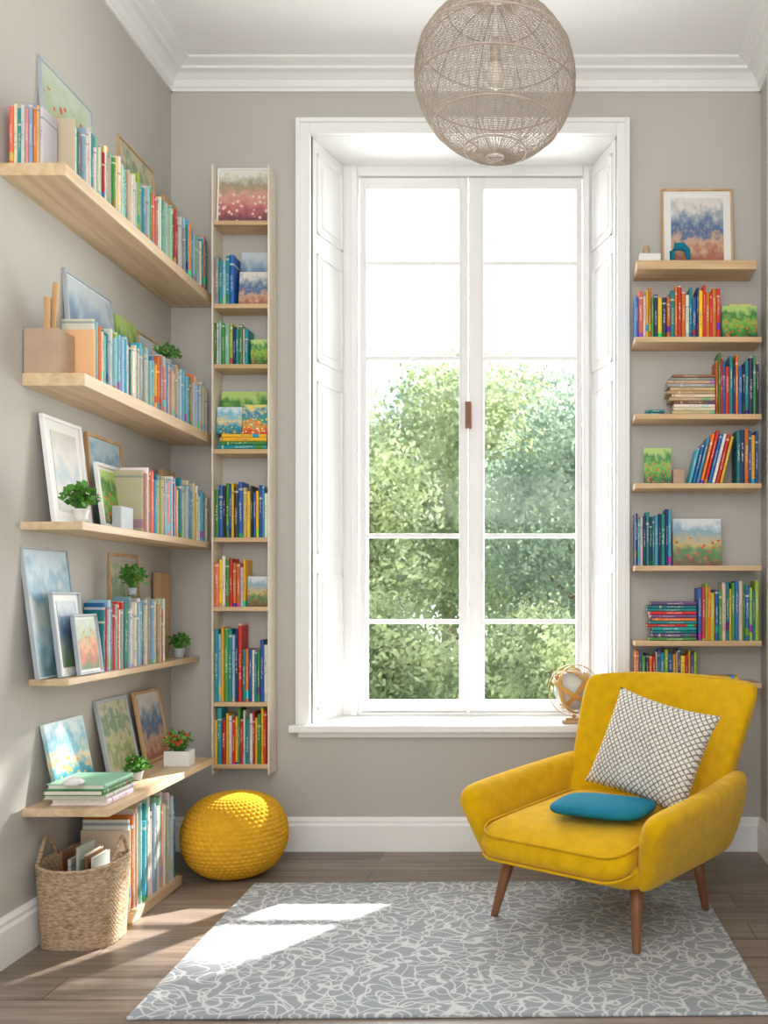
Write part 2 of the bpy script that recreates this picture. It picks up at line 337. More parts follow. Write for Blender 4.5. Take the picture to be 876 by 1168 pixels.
win=struct('window_1',[(WX0,GX(409),FY0,FY1,WZ0,WZ1),(GX(665),WX1,FY0,FY1,WZ0,WZ1),(GX(409),GX(665),FY0,FY1,GZ(203),WZ1),(GX(409),GX(665),FY0,FY1,WZ0,GZ(812)),
   (GX(402),GX(409),FY0-.015,FY0,WZ0,WZ1-.03),(GX(665),GX(672),FY0-.015,FY0,WZ0,WZ1-.03)],M['white'],.004,'tall white wooden casement window')
def sash(xa,xb,ga,gb,n):
    bm=bmesh.new(); y0,y1=4.05,4.1; zt,zb=GZ(204),GZ(811); gt,gb_=GZ(217),GZ(799)
    box(bm,xa,ga,y0,y1,zb,zt); box(bm,gb,xb,y0,y1,zb,zt); box(bm,ga,gb,y0,y1,gt,zt); box(bm,ga,gb,y0,y1,zb,gb_)
    for p in (301,409,611,709): z=GZ(p); box(bm,ga,gb,y0+.006,y1-.010,z-.0095,z+.0095)
    for q in ((ga-.01,ga,gb_-.0,gt),(gb,gb+.01,gb_,gt)): box(bm,q[0],q[1],y0-.006,y0,q[2],q[3])
    o=obj('sash',bm,M['white'],parent=win); bevel(o,.003)
    bm=bmesh.new(); box(bm,ga,gb,4.073,4.077,gb_,gt); obj('glass_pane',bm,M['glass'],parent=win)
sash(GX(411),GX(533.5),GX(419),GX(524),0); sash(GX(535),GX(663.5),GX(552),GX(657),1)
bm=bmesh.new(); box(bm,GX(531.5),GX(538),4.02,4.049,GZ(490),GZ(460)); box(bm,GX(533),GX(536),4.012,4.02,GZ(484),GZ(466))
o=obj('handle',bm,M['walnut'],parent=win,label='small wooden window handle'); bevel(o,.003)
bm=bmesh.new(); box(bm,GX(547),GX(550),4.04,4.049,GZ(600),GZ(585)); box(bm,GX(547),GX(550),4.04,4.049,GZ(655),GZ(640)); box(bm,GX(547.6),GX(549.4),4.035,4.04,GZ(652),GZ(588))
obj('latch_rod',bm,M['white'],parent=win)

# ---------------------------------------------------------------- exterior
bm=bmesh.new(); box(bm,-30,30,D+WT,45,-.12,-.04); obj('ground',bm,M['grass'],kind='structure',label='sunlit lawn outside the window')
def leafmesh(seed,rx,ry,rz,clumps,per,size,flat=False):
    rr=random.Random(seed); bm=bmesh.new()
    for c in range(clumps):
        if flat: cx,cy,cz=rr.uniform(-rx,rx),rr.uniform(-ry,ry),rr.uniform(-rz,rz); cr=.22
        else:
            while True:
                p=Vector((rr.uniform(-1,1),rr.uniform(-1,1),rr.uniform(-1,1)))
                if .35<p.length<1: break
            cx,cy,cz=p.x*rx,p.y*ry,p.z*rz; cr=.30
        for k in range(per):
            g=Vector((rr.gauss(0,1),rr.gauss(0,1),rr.gauss(0,.8)))*cr*.55
            c0=Vector((cx,cy,cz))+g
            if flat: c0=Vector((max(-rx,min(rx,c0.x)),max(-ry,min(ry,c0.y)),max(-rz,min(rz,c0.z))))
            else: c0=Vector((max(-rx*1.08,min(rx*1.08,c0.x)),max(-ry*1.1,min(ry*1.1,c0.y)),c0.z))
            a=Vector((rr.gauss(0,1),rr.gauss(0,1),rr.gauss(0,1))).normalized(); b=a.orthogonal().normalized()
            s=size*rr.uniform(.6,1.3)
            vs=[bm.verts.new(c0+q) for q in (a*s,b*s*.55,-a*s,-b*s*.55)]
            bm.faces.new(vs)
    # wispy shoots on top
    if not flat:
        for c in range(22):
            a=rr.uniform(0,6.28); q=rr.uniform(.1,.75); x0,y0=rx*q*math.cos(a),ry*q*math.sin(a); z0=rz*math.sqrt(1-q*q)
            hh=rr.uniform(.15,.42)
            for k in range(26):
                t=k/26; c0=Vector((x0+rr.gauss(0,.04),y0+rr.gauss(0,.04),z0+hh*t)); aa=Vector((rr.gauss(0,1),rr.gauss(0,1),rr.gauss(0,1))).normalized(); b=aa.orthogonal(); s=size*.8*(1-.6*t)
                bm.faces.new([bm.verts.new(c0+w_) for w_ in (aa*s,b*s*.4,-aa*s,-b*s*.4)])
    return bm
def trunkmesh(h,rr):
    bm=bmesh.new(); tube(bm,[(0,0,0),(.03,.02,h*.4),(-.02,0,h*.75),(0,0,h)],[.09,.07,.05,.02],8)
    for k in range(6):
        a=k*1.1; z=h*(.35+.09*k); tube(bm,[(0,0,z),(.3*math.cos(a),.3*math.sin(a),z+.25),(.55*math.cos(a),.55*math.sin(a),z+.5)],[.035,.02,.008],5)
    return bm
trees=[(-2.2,9.2,.99,'fol'),(.42,9.1,.95,'fol2'),(-4.3,11.9,1.22,'fol2'),(-.95,12.0,1.30,'fol'),(2.2,12.1,1.15,'fol2'),(-4.0,15.8,1.35,'fol2'),(.3,16,1.55,'fol2'),(-2.0,19.5,1.8,'fol2')]
base={}
for i,(x,y,s,mt) in enumerate(trees):
    if mt not in base:
        t=obj('tree',trunkmesh(2.9,R),M['bark'],label='leafy green garden tree outside the window',cat='tree',group='garden trees')
        f=obj('foliage',leafmesh(3+len(base),1.12,1.0,1.42,170,125,.036),M[mt],parent=t,kind=None); f.location=(0,0,1.78)
        base[mt]=(t,f)
    else:
        t0,f0=base[mt]; t=t0.copy(); COL.objects.link(t); f=f0.copy(); COL.objects.link(f); f.parent=t
    t.location=(x,y,-.04); t.scale=(s,s,s); t.rotation_euler=(0,0,math.pi*(i%2))
sh0=None
for i,(x,y,s) in enumerate([(-2.35,6.9,.6),(-1.2,7.0,.62),(-.02,6.8,.58)]):
    if sh0 is None:
        bm=bmesh.new()
        for k in range(5): tube(bm,[(0,0,0),(.15*math.cos(k*1.3),.15*math.sin(k*1.3),.5),(.3*math.cos(k*1.3),.3*math.sin(k*1.3),1.0)],[.03,.02,.008],5)
        t=obj('shrub',bm,M['bark'],label='rounded pale green garden shrub',cat='shrub',group='garden shrubs')
        f=obj('foliage',leafmesh(21,.85,.8,.75,90,90,.045),M['fol'],parent=t); f.location=(0,0,.85); sh0=(t,f)
    else:
        t=sh0[0].copy(); f=sh0[1].copy(); COL.objects.link(t); COL.objects.link(f); f.parent=t
    t.location=(x,y,-.04); t.scale=(s,s,s)
# unseen clipped tree, added to keep sun off the upper panes
bm=bmesh.new(); tube(bm,[(0,0,0),(0,0,2.2),(0,0,4.4)],[.1,.08,.07],8)
t=obj('sun_blocker_tree',bm,M['bark'],loc=(2.3,7.1,-.04),label='unseen box clipped tree added to block the sun',cat='tree')
f=obj('foliage',leafmesh(9,1.6,.5,.86,480,60,.075,True),M['fol'],parent=t); f.location=(0,0,4.90)

# ---------------------------------------------------------------- books
PAL={'red':(200,44,36),'orange':(232,120,34),'yellow':(236,188,40),'green':(70,140,66),'teal':(24,134,142),'blue':(34,98,170),'navy':(30,48,92),
 'white':(228,224,216),'cream':(226,210,178),'pale blue':(150,190,206),'pink':(220,140,140),'brown':(140,92,60),'grey':(160,160,158),'black':(44,44,48),'purple':(110,74,130),'lime':(160,186,60),'mint':(150,204,178),'coral':(226,110,84),'sky blue':(70,160,200),'sand':(206,176,130)}
SOFT=['white']*9+['cream']*6+['pale blue']*6+['grey']*3+['teal']*2+['mint']*3+['coral','sky blue','sky blue','sand','sand','yellow','green','blue','pink','orange','lime']
LSH=SOFT+['red','teal']
BRIGHT=['red']*4+['orange']*4+['yellow']*3+['green']*3+['teal']*4+['blue']*3+['sky blue','coral','navy','white','white','cream','pink','lime','black','purple']
COOL=['teal']*4+['blue']*3+['sky blue']*2+['navy']*2+['pale blue']*2+['green']*3+['yellow','white','white','red','orange']
GREENS=['green']*4+['lime','teal','navy','black','yellow','white','mint']
def bookbm(t,d,h):
    bm=bmesh.new(); b=min(.0022,t*.16)
    box(bm,-d,-.002,0,b,0,h,0); box(bm,-d,-.002,t-b,t,0,h,0)
    pr=[(-.002,0),(.0008,t*.12),(.0022,t*.35),(.0022,t*.65),(.0008,t*.88),(-.002,t),(-.004,t-b),(-.004,b)]
    loft(bm,[[(x,y,0) for x,y in pr],[(x,y,h) for x,y in pr]],mi=0)
    box(bm,-d+.004,-.004,b,t-b,.003,h-.003,1)
    return bm
BOOKS=[]
def setattrs(me,cov,gen,rnd):
    a=me.attributes.new('cov','FLOAT_COLOR','POINT'); a.data.foreach_set('color',[x for c_ in cov for x in c_])
    a=me.attributes.new('gen','FLOAT_VECTOR','POINT'); a.data.foreach_set('vector',[x for c_ in gen for x in c_])
    a=me.attributes.new('rnd','FLOAT_VECTOR','POINT'); a.data.foreach_set('vector',[x for c_ in rnd for x in c_])
def book(t,d,h,colname,loc,rot,where,group):
    c=PAL[colname]; j=R.uniform(.85,1.1); c=tuple(min(255,v*j*R.uniform(.95,1.05)) for v in c)
    thick='slim' if t<.011 else ('thick' if t>.018 else 'medium')
    o=obj('book',bookbm(t,d,h),[M['book'],M['page']],loc=loc,rot=rot,label=f'{thick} {colname} book {where}',cat='book',group=group)
    r3=(R.random(),R.random(),R.random()); vs=o.data.vertices
    gen=[(-v.co.x/d,v.co.y/t,v.co.z/h) for v in vs]; cov=[srgb(*c)]*len(vs); rnd=[r3]*len(vs)
    setattrs(o.data,cov,gen,rnd); BOOKS.append([o,t*h/loc[1]**2*(1 if rot[0]==0 else .8),cov,gen,rnd])
    return o
TMIN,TMAX=.008,.018
def row_left(Y,Yend,xs,z,hf,pal,group,where,dep=.105,tmin=.006,tmax=.0145,first=None,var=(.84,1.08)):
    last=None
    while True:
        t=R.uniform(tmin,tmax)
        if Y+t>Yend: break
        h=hf(Y)*R.uniform(*var); d=dep*R.uniform(.85,1)
        cn=first.pop(0) if first else R.choice(pal)
        while cn==last: cn=R.choice(pal)
        last=cn
        book(t,d,h,cn,(xs-R.uniform(0,.012),Y,z),(0,0,0),where,group)
        Y+=t+.0006
def row_back(X,Xend,yf,z,h0,pal,group,where,dep=.095,tmin=TMIN,tmax=TMAX,var=(.8,1.05)):
    last=None
    while True:
        t=R.uniform(tmin,tmax)
        if X+t>Xend:
            if Xend-X>.007: t=Xend-X-.0003
            else: break
        h=h0*R.uniform(*var); cn=R.choice(pal)
        while cn==last: cn=R.choice(pal)
        last=cn
        book(t,dep*R.uniform(.85,1),h,cn,(X,yf+R.uniform(0,.006),z),(0,0,-math.pi/2),where,group)
        X+=t+.0006
def lean_book(X,yf,z,t,h,ang,c,group,where,dep=.09):
    o=book(t,dep,h,c,(X,yf,z+ (t*math.sin(ang) if ang>0 else 0)),(0,0,0),where,group)
    o.rotation_euler=(Matrix.Rotation(ang,3,'Y')@Matrix.Rotation(-math.pi/2,3,'Z')).to_euler()
    return o
def stack(x,y,z,n,w,d,pal,group,where,yaw,tm=(.007,.014)):
    for i in range(n):
        t=R.uniform(*tm); ww=w*R.uniform(.84,1); 
        book(t,d*R.uniform(.85,1),ww,R.choice(pal),(x,y,z),(math.pi/2,0,yaw),where,group)
        z+=t+.0005
    return z

# ---------------------------------------------------------------- flat pictures
def framed(loc,w,h,artm,framem,yaw=0,lean=.08,fw=.012,th=.014,mat_border=.0,label='',cat='picture',name='framed_picture',group=None):
    bm=bmesh.new(); a=w/2; loc=(loc[0],loc[1],loc[2]+th*math.sin(lean)+.0003)
    for q in ((-a,a,0,fw),(-a,a,h-fw,h),(-a,-a+fw,fw,h-fw),(a-fw,a,fw,h-fw)): box(bm,-th,0,q[0],q[1],q[2],q[3])
    o=obj(name,bm,framem,loc=loc,rot=(0,-lean,yaw),label=label,cat=cat,group=group); bevel(o,.0015,1)
    if mat_border:
        bm=bmesh.new(); box(bm,-th+.001,-th*.45,-a+fw,a-fw,fw,h-fw); obj('mount',bm,M['pot'],parent=o)
    b=mat_border
    bm=bmesh.new(); box(bm,-th*.45 if b else -th+.001,-th*.35,-a+fw+b,a-fw-b,fw+b,h-fw-b); obj('picture',bm,artm,parent=o)
    return o
def picbook(loc,w,h,artm,yaw=0,lean=.1,t=.01,label='',name='picture_book',group=None):
    bm=bmesh.new(); a=w/2; loc=(loc[0],loc[1],loc[2]+t*math.sin(lean)+.0003)
    box(bm,-.002,0,-a,a,0,h,0); box(bm,-t,-t+.002,-a,a,0,h,0); box(bm,-t,0,-a-.001,-a+.001,0,h,0)
    box(bm,-t+.002,-.002,-a+.002,a-.004,.003,h-.003,1)
    return obj(name,bm,[artm,M['page']],loc=loc,rot=(0,-lean,yaw),label=label,cat='book',group=group)
c=srgb
A={
 'mountain':art('art_mountain',[c(80,120,70),c(110,130,120),c(80,104,140),c(120,150,180),c(196,206,212)],1),
 'flowers':art('art_flowers',[c(70,120,50),c(190,110,60),c(222,160,110),c(170,190,150),c(196,206,190)],2,c(206,90,70),4,.7,.8),
 'field':art('art_pink_field',[c(120,70,80),c(190,110,110),c(214,160,140),c(160,150,120),c(226,224,214)],3,c(230,200,190),7),
 'sea':art('art_sea',[c(40,120,140),c(60,160,180),c(230,214,170),c(120,190,210),c(214,232,236)],4,c(240,180,60),6,.8),
 'map':art('art_map',[c(196,186,150),c(130,160,96),c(208,196,156),c(110,150,120),c(206,200,170)],5,None,6,1.2),
 'green':art('art_green',[c(30,90,40),c(80,150,60),c(140,190,80),c(60,130,70),c(180,210,120)],6,c(230,90,50),5,.8),
 'pale':art('art_pale',[c(196,196,190),c(216,212,204),c(176,192,200),c(216,212,206),c(200,198,190)],7,None,3,.6),
 'blue':art('art_pale_blue',[c(104,140,150),c(150,186,204),c(196,204,196),c(124,168,192),c(184,206,216)],8,None,6,1.0),
 'colour':art('art_colourful',[c(200,60,50),c(240,150,50),c(70,160,120),c(40,130,180),c(230,220,120)],9,c(250,230,160),6,1.3),
 'land':art('art_landscape',[c(110,90,60),c(90,140,90),c(210,180,110),c(130,170,190),c(216,222,224)],10,c(200,90,60),5,.6),
 'beach':art('art_coast',[c(170,106,84),c(206,170,140),c(70,104,150),c(160,170,180),c(224,218,210)],12,None,8,.8),
}

# ---------------------------------------------------------------- potted plants
def plant(name,loc,pr,ph,fh,fr,n=60,pot='pot',leaf='leaf',ls=.018,label='',seed=1,red=0,square=False):
    rr=random.Random(seed); bm=bmesh.new()
    if square:
        w=pr
        box(bm,-w,w,-w*.7,w*.7,0,.004); box(bm,-w,-w+.004,-w*.7,w*.7,.004,ph); box(bm,w-.004,w,-w*.7,w*.7,.004,ph); box(bm,-w+.004,w-.004,-w*.7,-w*.7+.004,.004,ph); box(bm,-w+.004,w-.004,w*.7-.004,w*.7,.004,ph)
    else: lathe(bm,[(pr*.7,0),(pr*.78,ph*.4),(pr*.95,ph*.85),(pr,ph*.9),(pr,ph),(pr*.88,ph),(pr*.8,ph*.7)],20)
    o=obj(name,bm,M[pot],loc=loc,label=label,cat='plant',smooth=not square)
    bm=bmesh.new(); lathe(bm,[(pr*.6,ph*.6),(pr*(.62 if square else .82),ph*.86)],12); obj('soil',bm,M['soil'],parent=o)
    bm=bmesh.new()
    for i in range(n):
        a=rr.uniform(0,6.28); e=rr.random()**.6; tip=Vector((fr*e*math.cos(a),fr*e*math.sin(a),ph+fh*rr.uniform(.25,1)*(1-.35*e)))
        b0=Vector((pr*.3*math.cos(a),pr*.3*math.sin(a),ph*.8)); mid=(b0+tip)/2+Vector((0,0,.01))
        tube(bm,[b0,mid,tip],[.0012,.001,.0006],3)
        for q in range(2):
            d=Vector((rr.gauss(0,1),rr.gauss(0,1),rr.gauss(.3,.6))).normalized(); u=d.cross(Vector((rr.gauss(0,1),rr.gauss(0,1),rr.gauss(0,1)))).normalized(); s=ls*rr.uniform(.6,1.2)
            vs=[bm.verts.new(v) for v in (tip,tip+d*s*.5+u*s*.35,tip+d*s,tip+d*s*.5-u*s*.35)]
            f=bm.faces.new(vs); f.material_index=1 if (red and rr.random()<red) else 0
    obj('foliage',bm,[M[leaf],M['leafr']],parent=o)
    return o
def blockitem(name,loc,w,d,h,mat,label,cat,yaw=0):
    bm=bmesh.new(); box(bm,-d/2,d/2,-w/2,w/2,0,h); o=obj(name,bm,mat,loc=loc,rot=(0,0,yaw),label=label,cat=cat); bevel(o,.003); return o

# ---------------------------------------------------------------- side wall shelves
XF=-1.346; XS=-1.364
def wshelf(x1,y0,y1,zb,zt,label):
    bm=bmesh.new(); box(bm,XL,x1,y0,y1,zb,zt); o=obj('wall_shelf',bm,M['shelf'],label=label,cat='shelf',group='side wall shelves'); bevel(o,.002); return o
YE=D-.003
Z1,Z2,Z3,Z4,Z5,Z6=2.264,1.699,1.262,.797,.42,.034
wshelf(XF,.685*D,YE,2.228,Z1,'long pale oak wall shelf holding books and framed pictures')
wshelf(XF,.714*D,YE,1.661,Z2,'long pale oak wall shelf with wooden box and books')
wshelf(XF,.711*D,YE,1.238,Z3,'long pale oak wall shelf with plant and frames')
wshelf(PX(228),.723*D,YE,.777,Z4,'slim pale oak wall shelf with leaning pictures')
wshelf(-1.275,.714*D,.945*D,.396,Z5,'deep low pale oak shelf with picture books')
bm=bmesh.new(); box(bm,XL+.021,-1.31,2.93,3.335,.0005,Z6); o=obj('plank_shelf',bm,M['shelf'],label='low pale oak plank shelf resting on the floor',cat='shelf'); bevel(o,.002)
e=.0005
g1='books on the uppermost side wall shelf'; w1='standing upright on the top oak wall shelf'
X=-1.512
for cn,t,h in (('coral',.012,.165),('cream',.010,.172),('teal',.010,.160),('white',.011,.168),('pink',.010,.158),('pale blue',.011,.172),('orange',.009,.16),('sand',.010,.166),('white',.010,.162)):
    book(t,.075,h,cn,(X,.685*D+.012+R.uniform(0,.005),Z1+e),(0,0,-math.pi/2),w1,g1); X+=t+.0006
row_left(.685*D+.098,3.755,XS,Z1+e,lambda Y:.168+(Y-2.6)*.045,LSH,g1,w1,dep=.098,first=['cream','white','teal','orange','pale blue'])
framed((-1.494,YL(86,-1.5),Z1+e),.33,.42,A['flowers'],M['potg'],lean=.07,fw=.008,label='grey framed flower painting leaning behind books')
framed((-1.494,YL(164,-1.5),Z1+e),.30,.44,A['map'],M['tan'],lean=.07,fw=.007,label='thin framed green map print leaning on wall')
blockitem('wooden_block',(-1.50,3.68,Z1+e),.12,.022,.36,M['tan'],'tan wooden board standing behind books','board')
g2='books on the second side wall shelf'; w2='standing upright on the second oak wall shelf'
row_left(2.800,3.755,XS,Z2+e,lambda Y:.18+(Y-2.8)*.03,LSH,g2,w2,dep=.098,first=['sand','white','pale blue','orange','cream','teal'])
x0,x1,y0,y1,z0,z1=-1.526,-1.424,.714*D+.004,2.792,Z2+e,Z2+.132
bm=bmesh.new()
box(bm,x0,x1,y0,y1,z0,z0+.008); box(bm,x0,x0+.008,y0,y1,z0+.008,z1); box(bm,x1-.008,x1,y0,y1,z0+.008,z1); box(bm,x0+.008,x1-.008,y0,y0+.008,z0+.008,z1); box(bm,x0+.008,x1-.008,y1-.008,y1,z0+.008,z1)
bmesh.ops.translate(bm,verts=bm.verts,vec=(1.475,-2.745,-z0))
o=obj('wooden_box',bm,M['cork'],loc=(-1.475,2.745,z0),label='open greige wooden box on the end of a shelf',cat='box')
for i,(yy,hh,ln) in enumerate([(2.722,.22,.0),(2.742,.27,.06),(2.765,.23,-.05)]):
    bm=bmesh.new(); box(bm,-.009,.009,-.004,.004,0,hh); o=obj('wooden_ruler',bm,M['tan'],loc=(-1.468,yy,z0+.0095),rot=(0,ln,0),label='tan wooden stick standing in a wooden box',cat='ruler',group='sticks in the wooden box'); bevel(o,.002)
framed((-1.494,YL(110,-1.5),Z2+e),.32,.39,A['mountain'],M['potg'],lean=.07,mat_border=.006,fw=.010,label='silver framed mountain painting leaning behind books')
picbook((-1.496,YL(149,-1.5)+.01,Z2+e),.16,.35,A['green'],lean=.07,label='green picture book leaning against the wall')
framed((-1.494,YL(178,-1.5),Z2+e),.24,.34,A['land'],M['tan'],lean=.07,fw=.008,label='tan framed print leaning behind books')
plant('potted_plant',(-1.43,3.50,Z2+.219),.018,.025,.06,.04,50,'potg',ls=.022,label='small leafy plant resting on top of books',seed=4)
blockitem('wooden_block',(-1.50,3.72,Z2+e),.08,.02,.30,M['potg'],'pale grey board standing behind books','board')
g3='books on the third side wall shelf'; w3='standing upright on the third oak wall shelf'
row_left(YL(166,XS),3.755,XS,Z3+e,lambda Y:.21,LSH+['teal','sky blue','green'],g3,w3,dep=.098)
framed((-1.47,YL(79,-1.49),Z3+e),.235,.335,A['pale'],M['white'],lean=.12,mat_border=.03,label='tall white framed pale print leaning on wall')
framed((-1.499,YL(126,-1.5),Z3+e),.25,.33,A['blue'],M['tan'],lean=.06,label='oak framed pale blue print leaning behind another picture')
framed((-1.44,YL(131,-1.46)-.01,Z3+e),.20,.225,A['green'],M['pot'],lean=.13,mat_border=.010,label='white framed green landscape picture on shelf')
plant('potted_plant',(-1.385,YL(92,-1.385),Z3+e),.025,.042,.085,.045,90,'pot',ls=.024,label='bushy green plant in a small white pot',seed=5)
blockitem('ceramic_box',(-1.385,YL(140,-1.385),Z3+e),.09,.03,.075,M['potg'],'small pale grey ceramic box on shelf','box')
blockitem('wooden_block',(-1.50,3.66,Z3+e),.12,.02,.28,M['tan'],'tan wooden board standing behind books','board')
g4='books on the fourth side wall shelf'; w4='standing upright on the slim oak wall shelf'
xs4=PX(228)-.01
row_left(YL(118,-1.43),YL(196,-1.43)-.04,xs4-.008,Z4+e,lambda Y:.23,BRIGHT[:8]+SOFT,g4,w4,dep=.07,first=['teal','blue','teal','red'],tmin=.008,tmax=.018)
framed((-1.475,YL(66,-1.49),Z4+e),.26,.395,A['blue'],M['potg'],lean=.13,fw=.006,label='large pale blue framed print leaning on wall')
framed((-1.447,YL(86,-1.45),Z4+e),.17,.26,A['mountain'],M['potg'],lean=.12,fw=.008,mat_border=.020,label='silver framed mountain print leaning on another picture')
framed((-1.424,YL(104,-1.43),Z4+e),.15,.19,A['flowers'],M['potg'],lean=.12,fw=.008,mat_border=.008,label='small grey framed flower picture on shelf')
framed((-1.505,YL(150,-1.5),Z4+e),.24,.40,A['map'],M['tan'],lean=.055,label='tan framed botanical print leaning behind books')
blockitem('wooden_block',(-1.512,YL(188,-1.5),Z4+e),.13,.016,.34,M['tan'],'tan wooden board leaning behind books','board')
plant('potted_plant',(-1.442,YL(148,-1.45),Z4+.251),.016,.025,.085,.04,70,'potg',ls=.024,label='trailing green plant resting on books',seed=8)
plant('potted_plant',(-1.45,3.66,Z4+e),.024,.04,.06,.035,60,'potg',ls=.02,label='small green plant in a grey pot',seed=9)
picbook((-1.47,YL(86,-1.48),Z5+e),.235,.235,A['sea'],lean=.2,t=.012,label='sea blue picture book leaning on wall')
framed((-1.465,YL(140,-1.48),Z5+e),.23,.27,A['map'],M['potg'],lean=.2,label='grey framed botanical print leaning on wall')
framed((-1.458,YL(180,-1.47)-.01,Z5+e),.22,.27,A['beach'],M['tan'],lean=.18,label='framed blue coastal painting leaning on wall')
plant('planter_box',(-1.345,3.40,Z5+e),.045,.055,.08,.045,80,'pot',ls=.022,label='white rectangular planter with red flowers',seed=11,red=.25,square=True)
plant('potted_plant',(-1.38,3.12,Z5+e),.024,.03,.05,.04,70,'potg',ls=.02,label='small green plant in a grey pot',seed=12)
g5='stacked books on the low shelf'
zt5=stack(-1.30,.714*D+.215,Z5+e,4,.20,.19,['teal','pale blue','white','green','mint'],g5,'lying in a stack on the low shelf',0,(.013,.019))
bm=bmesh.new(); loft(bm,[ring(.022,0,12),ring(.032,.008,12),ring(.02,.02,12),ring(.006,.026,12)])
obj('ceramic_shell',bm,M['pot'],loc=(-1.385,YL(88,-1.39)-.03,zt5),label='small white ceramic shell on stacked books',cat='ornament',smooth=True)
g6='books on the low plank shelf'; w6='standing upright on the low plank shelf'
row_left(2.94,3.325,-1.322,Z6+e,lambda Y:.31,SOFT+['red'],g6,w6,dep=.16,tmin=.006,tmax=.013,first=['cream','white','sky blue','orange','white'])

# ---------------------------------------------------------------- narrow bookcase on back wall
def bookcase(xa,xb,ztop,zbot,yf,shelves,matu,mats_,label,th=.018,up=.014):
    o=empty('bookcase',((xa+xb)/2,(yf+D)/2,zbot),label=label,cat='bookcase')
    cx,cy,cz=o.location
    for x0 in (xa,xb-up):
        bm=bmesh.new(); box(bm,x0-cx,x0+up-cx,yf-cy,D-.003-cy,0,ztop-cz); q=obj('upright',bm,matu,parent=o); bevel(q,.002)
    for z in shelves:
        bm=bmesh.new(); box(bm,xa+up-cx,xb-up-cx,yf+.003-cy,D-.003-cy,z-th-cz,z-cz); q=obj('shelf',bm,mats_,parent=o); bevel(q,.002)
    return o
YN=D-.108; rn=YN/D
xa,xb=PX(241,rn),PX(307,rn)
lz=[PZ(p,rn) for p in (251,346,415,512,613,692,801,872)]
bookcase(xa,xb,PZ(187,rn),PZ(884,rn),YN,lz,M['shelfz'],M['shelfx'],'tall narrow pale wood bookcase with eight oak shelves',up=.007)
yb=YN+.008; xi,xe=xa+.0085,xb-.0085; W=xe-xi; dn=.086
gl='books in the narrow bookcase'; wl='standing upright in the narrow bookcase'
framed(((xi+xe)/2,yb+.02,lz[0]+e),W-.003,.226,A['field'],M['white'],yaw=-math.pi/2,lean=.06,fw=.006,label='small picture of a pink flower field')
row_back(xi,xi+.085,yb,lz[1]+e,.21,['teal','pale blue','blue','grey'],gl,wl,dep=dn)
picbook((xi+.150,yb+.02,lz[1]+e),.118,.14,A['beach'],yaw=-math.pi/2,lean=.12,label='landscape picture book standing face out')
picbook((xi+.149,yb+.045,lz[1]+e),.12,.23,A['mountain'],yaw=-math.pi/2,lean=.1,label='blue picture book standing face out behind another')
row_back(xi,xi+.138,yb,lz[2]+e,.17,GREENS,gl,wl,dep=dn)
picbook((xi+.178,yb+.005,lz[2]+e),.066,.10,A['green'],yaw=-math.pi/2,lean=.05,t=.02,label='small green book standing face out')
z=stack(xe-.004,yb,lz[3]+e,4,W-.006,.085,['teal','blue','green','yellow','teal','orange','white'],gl,'lying flat in the narrow bookcase',-math.pi/2,(.011,.017))
picbook((xi+.055,yb+.012,z+e),.10,.11,A['sea'],yaw=-math.pi/2,lean=.1,label='sea blue picture book standing face out')
picbook((xe-.055,yb+.012,z+e),.10,.12,A['colour'],yaw=-math.pi/2,lean=.1,label='colourful picture book standing face out')
picbook((xi+W/2,yb+.04,z+e),W*.9,.18,A['green'],yaw=-math.pi/2,lean=.1,label='wide green picture book standing behind others')
row_back(xi,xe,yb,lz[4]+e,.22,['green','yellow','teal','blue','white','orange','yellow','black','sand','sky blue'],gl,wl,dep=dn)
row_back(xi,xi+.125,yb,lz[5]+e,.195,['orange','yellow','green','red','white','coral'],gl,wl,dep=dn)
picbook((xi+.170,yb+.01,lz[5]+e),.082,.12,A['land'],yaw=-math.pi/2,lean=.1,label='small picture book standing face out')
row_back(xi,xi+.11,yb,lz[6]+e,.30,COOL,gl,wl,dep=dn)
row_back(xi+.111,xe,yb,lz[6]+e,.25,GREENS+COOL,gl,wl,dep=dn)
row_back(xi,xe,yb,lz[7]+e,.215,['red','white','green','red','yellow','teal','sky blue'],gl,wl,dep=dn)

# ---------------------------------------------------------------- floating shelves on back wall
YF=D-.14; rf=YF/D; yb=YF+.012
xa,xb=PX(724,rf),PX(869,rf)
rz=[PZ(p,rf) for p in (384,472,551,645,731,779)]
lab=['floating oak shelf with bright books and green picture book','floating oak shelf with a paper pile and books','floating oak shelf with leaning books','floating oak shelf with a landscape picture book','floating oak shelf with stacked and upright books','floating oak shelf behind the armchair']
for z,l_ in zip(rz,lab):
    bm=bmesh.new(); box(bm,xa,min(xb,XR-.004),YF,D,z-.021,z); o=obj('wall_shelf',bm,M['shelfx'],label=l_,cat='shelf',group='floating shelves beside the window'); bevel(o,.002)
bm=bmesh.new(); zt=PZ(297,rf); box(bm,PX(726,rf),PX(863,rf),YF-.005,D,zt-.036,zt); o=obj('wall_shelf',bm,M['shelfx'],label='thick oak floating shelf with framed picture',cat='shelf',group='floating shelves beside the window'); bevel(o,.003)
gr='books on the floating shelves'; wr='standing upright on a floating shelf'; wf='lying flat on a floating shelf'
xi,xe=xa+.004,min(xb,XR-.004)-.004
P=lambda p:PX(p,.968)
framed((P(800),D-.04,zt+e),.292,.34,A['beach'],M['tan'],yaw=-math.pi/2,lean=.08,fw=.009,mat_border=.030,label='oak framed coastal painting with white mount')
blockitem('ceramic_box',(P(742),D-.09,zt+e),.085,.04,.04,M['pot'],'small white box on the floating shelf','box',-math.pi/2)
bm=bmesh.new(); tube(bm,[(-.03,0,0),(-.03,0,.045),(-.015,0,.065),(.012,0,.066),(.03,0,.05),(.034,0,.02),(.028,0,0)],[.009,.011,.017,.018,.013,.008,.005],8)
